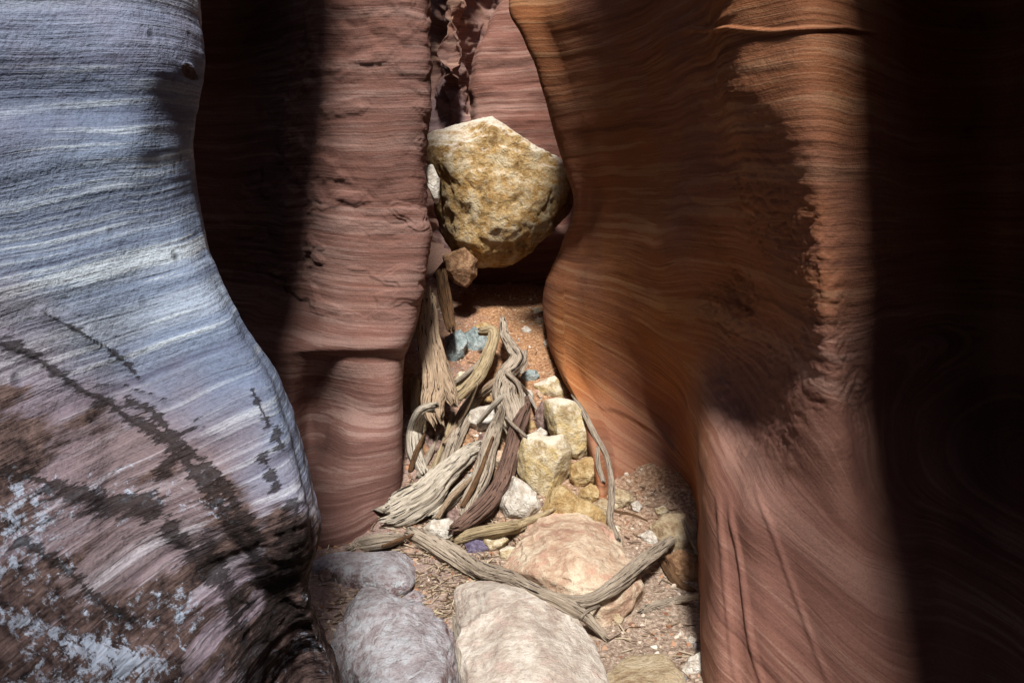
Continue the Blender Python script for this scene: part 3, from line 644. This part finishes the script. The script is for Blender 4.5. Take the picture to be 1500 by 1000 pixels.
def litter(n, seed):
    rs = np.random.RandomState(seed); Vs = []; Fs = []; Ts = []
    box = np.array([[a, b, c] for a in (-1, 1) for b in (-1, 1) for c in (-1, 1)], float)
    fc = np.array([[0, 1, 3, 2], [4, 6, 7, 5], [0, 4, 5, 1], [2, 3, 7, 6], [0, 2, 6, 4], [1, 5, 7, 3]])
    for k in range(n):
        if k < n*.6: x, y = rs.normal(-.30, .22), rs.normal(3.15, .45)
        else: x, y = rs.uniform(-.9, .9), rs.uniform(2.3, 5)
        L = rs.uniform(.008, .035); a = rs.uniform(0, 6.3); w = rs.uniform(.0008, .0022)
        v = box*np.array([L, w, w*.7]); v[:, 2] += rs.uniform(-.3, .3)*v[:, 0]
        v = v@np.array([[math.cos(a), math.sin(a), 0], [-math.sin(a), math.cos(a), 0], [0, 0, 1]])
        Vs.append(v+np.array([x, y, Gz(x, y)[0]+.006+rs.uniform(0, .008)])); Fs.append(fc+k*8); Ts.append(np.full(8, rs.uniform()))
    t = NT('bark_litter'); c = t.ramp(t.attr('tint'), [(0, srgb(70, 54, 42)), (.5, srgb(130, 112, 92)), (1, srgb(196, 184, 160))])
    return mesh_obj('litter', np.concatenate(Vs), np.concatenate(Fs), t.out(c, .9), smooth=False, attrs={'tint': np.concatenate(Ts)}, kind='stuff',
                    label='small bits of straw and bark scattered over the grit', cat='litter')
litter(2600, 5)

# ============================================================ driftwood
def tube(path, rad, name, mat, parent=None, seed=0, rough=1., nseg=64, tw=.12, flat=1., **kw):
    path = np.array(path, float); rad = np.array(rad, float); m = len(path)
    L = np.linalg.norm(np.diff(path, axis=0), axis=1).sum()
    n = max(60, int(L/.004)); Pn = cr(path, n, 0)
    sk = np.linspace(0, L, n)[:, None]
    kink = np.concatenate([fbm(np.concatenate([sk*4+seed, sk*0+q_, sk*0], 1), 1)[:, None] for q_ in (1.3, 5.7, 9.1)], 1)
    Pn = Pn+kink*rad.mean()*.28; r = cr(rad[:, None], n, 0)[:, 0]
    T = np.gradient(Pn, axis=0); T /= np.linalg.norm(T, axis=1)[:, None]
    ref = np.array([.15, -1., .3]); B = np.cross(T, ref); B /= np.linalg.norm(B, axis=1)[:, None]; Nn = np.cross(B, T)
    s = np.concatenate([[0], np.cumsum(np.linalg.norm(np.diff(Pn, axis=0), axis=1))])
    th = np.linspace(0, 2*math.pi, nseg, endpoint=False)
    TH, SS = np.meshgrid(th, s); tt = TH+tw*SS*2
    rr = np.repeat(r[:, None], nseg, 1)
    q = np.stack([np.cos(tt)*1.7, np.sin(tt)*1.7, SS*1.6+seed*3.1], 2).reshape(-1, 3)
    g1 = ridged(q, 3).reshape(rr.shape); g2 = fbm(q*np.array([3.0, 3.0, .8]), 3).reshape(rr.shape)
    kn = fbm(np.stack([np.cos(TH), np.sin(TH), SS*7+seed], 2).reshape(-1, 3), 3).reshape(rr.shape)
    # ends: taper plus splintering
    e = np.minimum(SS, s[-1]-SS); em = rad.mean()*1.1
    endw = np.clip(1-e/em, 0, 1)
    rr = rr*(1+rough*(.065*g1-.03+.04*g2+.10*kn))
    rr = rr*.84*np.sqrt(np.clip(1-endw**4*.5, 0.02, 1))
    lump = fbm(np.stack([np.cos(TH)*.9, np.sin(TH)*.9, SS*2.2+seed*5], 2).reshape(-1, 3), 2).reshape(rr.shape)
    rr = rr*(1+.28*lump)
    off = (endw**2)*em*1.1*fbm(np.stack([np.cos(TH)*2.4, np.sin(TH)*2.4, np.full_like(TH, seed)], 2).reshape(-1, 3), 3).reshape(rr.shape)
    sg = np.where(SS < s[-1]/2, -1., 1.)
    Q = Pn[:, None, :]+rr[..., None]*(np.cos(TH)[..., None]*B[:, None, :]+flat*np.sin(TH)[..., None]*Nn[:, None, :])+(off*sg)[..., None]*T[:, None, :]
    V = Q.reshape(-1, 3)
    i = np.arange(n-1)[:, None]*nseg; j = np.arange(nseg)[None, :]; j2 = (j+1) % nseg
    Fq = np.stack([(i+j), (i+nseg+j), (i+nseg+j2), (i+j2)], 2).reshape(-1, 4)
    # end caps as degenerate fans of quads towards a sunken centre
    c0 = Pn[0]+T[0]*em*.35; c1 = Pn[-1]-T[-1]*em*.35; V = np.vstack([V, c0, c1]); nv = len(V)
    jj = np.arange(0, nseg, 2); a0 = jj; b0 = (jj+1) % nseg; d0 = (jj+2) % nseg; base = (n-1)*nseg
    cap0 = np.stack([a0, b0, d0, np.full_like(a0, nv-2)], 1); cap1 = np.stack([base+d0, base+b0, base+a0, np.full_like(a0, nv-1)], 1)
    Fq = np.vstack([Fq, cap0, cap1])
    gr = np.stack([np.cos(tt)*rr/rad.max(), np.sin(tt)*rr/rad.max(), SS*1.6+seed], 2).reshape(-1, 3); gr = np.vstack([gr, gr[0]*0, gr[0]*0+1])
    return mesh_obj(name, V, Fq, M[mat], parent=parent, attrs={'grain': gr}, **kw)
from mathutils.bvhtree import BVHTree
_hit = []
def add_hit(o):
    if o.type != 'MESH': return
    me = o.data; n = len(me.vertices); V = np.empty(n*3, dtype=np.float32); me.vertices.foreach_get('co', V); V = V.reshape(-1, 3)
    off = np.array(o.location)+(np.array(o.parent.location) if o.parent else 0)
    _hit.append(BVHTree.FromPolygons((V+off).tolist(), [tuple(p.vertices) for p in me.polygons]))
def castY(px, py):
    d = Vector(ray(px, py)).normalized(); best = gY(px, py)
    for b in _hit:
        h = b.ray_cast(Vector((0, 0, CAMZ)), d)
        if h[0] is not None and h[0].y < best: best = h[0].y
    return best
add_hit(wallC)
for o in list(COL.objects):
    if o.get('category') in ('rock', 'boulder') and o.get('kind') is None: add_hit(o)
def pts(lst, Ys=None, lift=0.):
    if not any(len(q) > 3 and q[3] > 1 for q in lst):
        px = np.array([q[0] for q in lst], float); py = np.array([q[1] for q in lst], float); rp = np.array([q[2] for q in lst], float)
        n = 24; tt = np.linspace(0, 1, n); k = np.linspace(0, 1, len(lst))
        X = np.interp(tt, k, px); Yp = np.interp(tt, k, py)
        D = np.array([castY(a, b) for a, b in zip(X, Yp)])
        base = np.array([gY(a, b) for a, b in zip(X, Yp)])
        E = D.copy()
        for _ in range(60):           # lower envelope, kept smooth
            E[1:-1] = np.minimum(E[1:-1], .5*(E[:-2]+E[2:])+.004)
        E = np.maximum(E, base-.35)
        Yk = np.interp(k, tt, E)
        rr = [r*mpp(Y) for r, Y in zip(rp, Yk)]
        Yk = [Y-1.0*r-1.5*lift for Y, r in zip(Yk, rr)]
        return [P(a, b, Y) for a, b, Y in zip(px, py, Yk)], [r*mpp(Y) for r, Y in zip(rp, Yk)]
    """(px, py, r_px[, Y]) -> points and radii; without Y the log lies on the slope"""
    pp, rr = [], []
    for q in lst:
        px, py, r = q[:3]
        if len(q) > 3 and q[3] > 1: Y = q[3]; rm = r*mpp(Y)
        else:
            l = q[3] if len(q) > 3 else lift
            Yg = gY(px, py); rm = r*mpp(Yg); Y = Yg-1.35*rm*.7-1.5*l
        pp.append(P(px, py, Y)); rr.append(r*mpp(Y))
    return pp, rr
def log(label, lst, mat, seed, lift=0., name='driftwood_log', cat='log', subs=None, **kw):
    p0, r0 = pts(lst, lift=lift)
    if not subs:
        o = tube(p0, r0, name, mat, seed=seed, label=label, cat=cat, **kw); add_hit(o); return o
    subp = [pts(s_, lift=lift) for s_ in subs]
    root = bpy.data.objects.new(name, None); COL.objects.link(root); tag(root, label, cat)
    root.empty_display_size = .05
    root.location = tuple(p0[0])
    def put(o): o.location = tuple(-np.array(p0[0])); add_hit(o)
    put(tube(p0, r0, 'trunk', mat, parent=root, seed=seed, **kw))
    for k, s in enumerate(subs):
        p1, r1 = subp[k]; put(tube(p1, r1, 'branch', mat, parent=root, seed=seed+k*3+1, **kw))
    return root
M['w_grey'] = woodmat('weathered_grey_wood', srgb(180, 168, 154), srgb(136, 124, 110), srgb(62, 52, 44))
M['w_pale'] = woodmat('pale_driftwood', srgb(198, 190, 178), srgb(156, 148, 134), srgb(74, 66, 56))
M['w_yel'] = woodmat('yellowish_wood', srgb(180, 164, 134), srgb(142, 126, 98), srgb(78, 64, 48), .6)
M['w_brown'] = woodmat('brown_wood', srgb(176, 156, 134), srgb(138, 118, 98), srgb(70, 52, 42))
M['w_pur'] = woodmat('purple_brown_wood', srgb(124, 100, 90), srgb(92, 72, 64), srgb(48, 36, 32))
M['w_dark'] = woodmat('dark_wood', srgb(124, 96, 70), srgb(90, 66, 48), srgb(44, 30, 22))

log('tall thick brown log leaning upright in the gap beside the left wall', [(629, 424, 8, 4.42), (630, 448, 15, 4.40), (630, 480, 19, 4.36), (634, 520, 21, 4.3), (638, 560, 22, 4.22), (637, 592, 17, 4.14), (641, 618, 13, 4.06)],
    'w_brown', 1, subs=[[(643, 530, 15, 4.27), (652, 556, 14, 4.2), (660, 580, 11, 4.13), (664, 590, 6, 4.1)]], nseg=96)
log('smooth yellowish hooked branch slanting across the pile', [(704, 486, 7, 4.86), (721, 486, 9, 4.82), (719, 510, 9, 4.7), (708, 536, 11, 4.5), (688, 562, 12, 4.3), (664, 586, 10, 4.12)], 'w_yel', 2, name='driftwood_branch', cat='branch', rough=.5)
log('gnarled grey log standing in the middle of the pile', [(736, 466, 5, 4.95), (741, 490, 9, 4.8), (752, 512, 11, 4.62), (754, 530, 13, 4.5), (740, 550, 15, 4.38), (738, 576, 20, 4.25), (746, 604, 20, 4.15), (754, 632, 13, 4.08)],
    'w_grey', 3, rough=1.5, subs=[[(742, 546, 4, 4.32), (757, 560, 4, 4.25), (764, 580, 4, 4.2), (766, 600, 4, 4.12)], [(758, 545, 8, 4.45), (766, 528, 7, 4.52), (769, 514, 4, 4.6)]])
log('grey purple log lying behind the round white stone', [(712, 572, 8), (694, 584, 12), (676, 616, 13), (664, 650, 13), (650, 690, 12)], 'w_grey', 4)
log('short curved pale branch against the left wall', [(634, 596, 8), (616, 604, 11), (606, 632, 12), (608, 662, 13), (622, 692, 11)], 'w_pale', 5, rough=.5, name='driftwood_branch', cat='branch')
log('thin tan stick beside the grey purple log', [(664, 604, 4), (656, 630, 5), (644, 664, 5), (632, 692, 6), (626, 712, 5)], 'w_yel', 6, rough=.5, name='driftwood_branch', cat='stick')
log('big pale fluted log with a broad splintered end on the left', [(706, 652, 9), (682, 666, 15), (652, 694, 20), (622, 724, 25), (592, 744, 27), (562, 757, 20)],
    'w_pale', 7, rough=1.6, nseg=110, subs=[[(702, 690, 5), (682, 708, 8), (656, 736, 10), (630, 756, 12)]])
log('straight pale and grey log left of the purple log', [(736, 600, 7), (727, 626, 12), (714, 660, 14), (702, 700, 14), (690, 730, 13), (680, 760, 9)], 'w_grey', 8, nseg=90)
log('long curved purple brown log with a pointed tip', [(772, 582, 4), (766, 608, 11), (757, 640, 15), (746, 676, 17), (732, 712, 17), (708, 742, 16), (684, 764, 13), (662, 776, 9)], 'w_pur', 9, rough=.8, nseg=90)
log('yellowish stick lying level below the purple log', [(662, 793, 8), (690, 786, 11), (728, 776, 12), (762, 768, 10), (790, 756, 5), (812, 745, 2)], 'w_yel', 10, name='driftwood_branch', cat='stick')
log('weathered stub half buried beside the slab', [(512, 806, 7), (532, 795, 13), (560, 790, 13), (590, 788, 8)], 'w_grey', 11)
log('long forked grey log lying across the boulders', [(596, 778, 10), (622, 792, 15), (660, 814, 18), (704, 836, 17), (750, 852, 15), (796, 872, 12), (832, 888, 11), (862, 908, 9), (890, 936, 5)],
    'w_grey', 12, rough=1.7, nseg=120, tw=.5, subs=[[(722, 836, 6), (762, 858, 8), (806, 876, 10), (852, 882, 11), (896, 862, 12), (936, 828, 12), (966, 804, 11), (984, 790, 8)]])
log('long thin grey root hanging down the foot of the right wall', [(838, 578, 3), (856, 606, 4), (872, 640, 5), (887, 668, 5), (895, 700, 5.5), (896, 734, 6), (894, 762, 6), (906, 790, 5)], 'w_grey', 13, rough=.6, name='root', cat='root',
    subs=[[(876, 655, 3), (876, 680, 4), (884, 706, 4)]])
log('dark curved stick by the rusty rock in the corner', [(968, 818, 4), (980, 838, 7), (996, 856, 7), (1018, 866, 4)], 'w_dark', 14, name='driftwood_branch', cat='stick')
log('flat grey green stick half buried in the grit', [(938, 897, 6), (960, 888, 9), (990, 880, 7), (1026, 872, 4)], 'w_grey', 15, name='driftwood_branch', cat='stick')
log('tiny dark twig lying on the grit', [(912, 927, 2), (922, 920, 2.4), (938, 918, 1.6)], 'w_dark', 16, name='twig', cat='twig')
log('thin pale root running down beside the large pale boulder', [(664, 900, 2.5, .02), (668, 928, 3.5, .03), (673, 960, 4, .03), (674, 1004, 3, .02)], 'w_pale', 17, name='root', cat='root', rough=.4)
log('dark brown post standing behind the tall leaning log', [(646, 398, 9, 4.85), (650, 430, 11, 4.83), (655, 458, 10, 4.8), (660, 484, 8, 4.75)], 'w_dark', 18)
log('short ochre stump in the shadow left of the leaning log', [(606, 556, 9, 4.5), (606, 580, 10, 4.42), (607, 606, 9, 4.35)], 'w_yel', 19, name='driftwood_stump', cat='stump')
log('splintered brown wood under the hooked branch', [(742, 545, 5), (722, 562, 9), (704, 578, 8)], 'w_brown', 20)

for k, (a, b, r, m, lb) in enumerate([
    ((612, 700), (640, 640), 5, 'w_grey', 'thin grey stick in the gap beside the curved pale branch'),
    ((650, 650), (700, 560), 4, 'w_brown', 'thin brown stick crossing behind the round white stone'),
    ((676, 742), (722, 640), 4, 'w_dark', 'thin dark stick between the two straight logs'),
    ((640, 760), (690, 700), 5, 'w_brown', 'short brown stick under the fork of the big pale log'),
    ((700, 620), (760, 560), 4, 'w_pale', 'pale splinter beside the gnarled log'),
    ((760, 560), (786, 600), 3, 'w_pale', 'pale splinter bent toward the flat cream stone'),
    ((600, 690), (622, 636), 4, 'w_dark', 'dark stick at the foot of the left wall'),
    ((668, 560), (712, 520), 4, 'w_grey', 'grey stick below the blue grey stones'),
    ((742, 612), (772, 640), 3, 'w_grey', 'small grey stick behind the purple log'),
    ((900, 748), (948, 762), 2.5, 'w_dark', 'dark twig on the grit near the right wall foot'),
    ((930, 905), (1000, 902), 2, 'w_grey', 'thin grey twig on the grit below the half buried stick'),
    ((560, 800), (606, 782), 3, 'w_dark', 'dark twig beside the weathered stub'),
    ((850, 905), (880, 886), 3, 'w_grey', 'small stick under the tip of the forked log'),
    ((1000, 760), (1022, 812), 3, 'w_grey', 'grey twig against the rounded tan rock')]):
    mx, my = (a[0]+b[0])/2+random.uniform(-5, 5), (a[1]+b[1])/2+random.uniform(-4, 4)
    log(lb, [(a[0], a[1], r), (mx, my, r*1.1), (b[0], b[1], r*.6)], m, 40+k, name='driftwood_branch' if r > 2.6 else 'twig', cat='stick', nseg=32)

# ============================================================ light
EL, AZ = 59., 178.     # sun behind the camera, high
w = bpy.data.worlds.new('World'); sc.world = w; w.use_nodes = True
nt = w.node_tree; bg = nt.nodes['Background']; sky = nt.nodes.new('ShaderNodeTexSky'); sky.sky_type = 'NISHITA'; sky.sun_disc = False
sdir = Vector((.0, -.64, 1.)).normalized()           # towards the sun
sky.sun_elevation = math.asin(sdir.z); sky.sun_rotation = math.atan2(sdir.x, sdir.y)
nt.links.new(sky.outputs[0], bg.inputs[0]); bg.inputs[1].default_value = .15
sd = bpy.data.lights.new('sun', 'SUN'); sd.energy = 4.6; sd.angle = R(8); sd.color = (1., .93, .84)
so = bpy.data.objects.new('sun', sd); COL.objects.link(so); so.rotation_euler = sdir.to_track_quat('Z', 'Y').to_euler()

cam = bpy.data.cameras.new('camera'); co = bpy.data.objects.new('camera', cam); COL.objects.link(co)
co.location = (0, 0, CAMZ); co.rotation_euler = (R(80), 0, 0)
cam.sensor_width = 36; cam.lens = 36*F/1500; cam.clip_end = 200; cam.clip_start = .02
sc.camera = co
sc.view_settings.view_transform = 'Standard'; sc.view_settings.look = 'None'; sc.view_settings.gamma = 1; sc.view_settings.exposure = .5
sc.cycles.use_denoising = True; sc.cycles.max_bounces = 8; sc.cycles.diffuse_bounces = 4
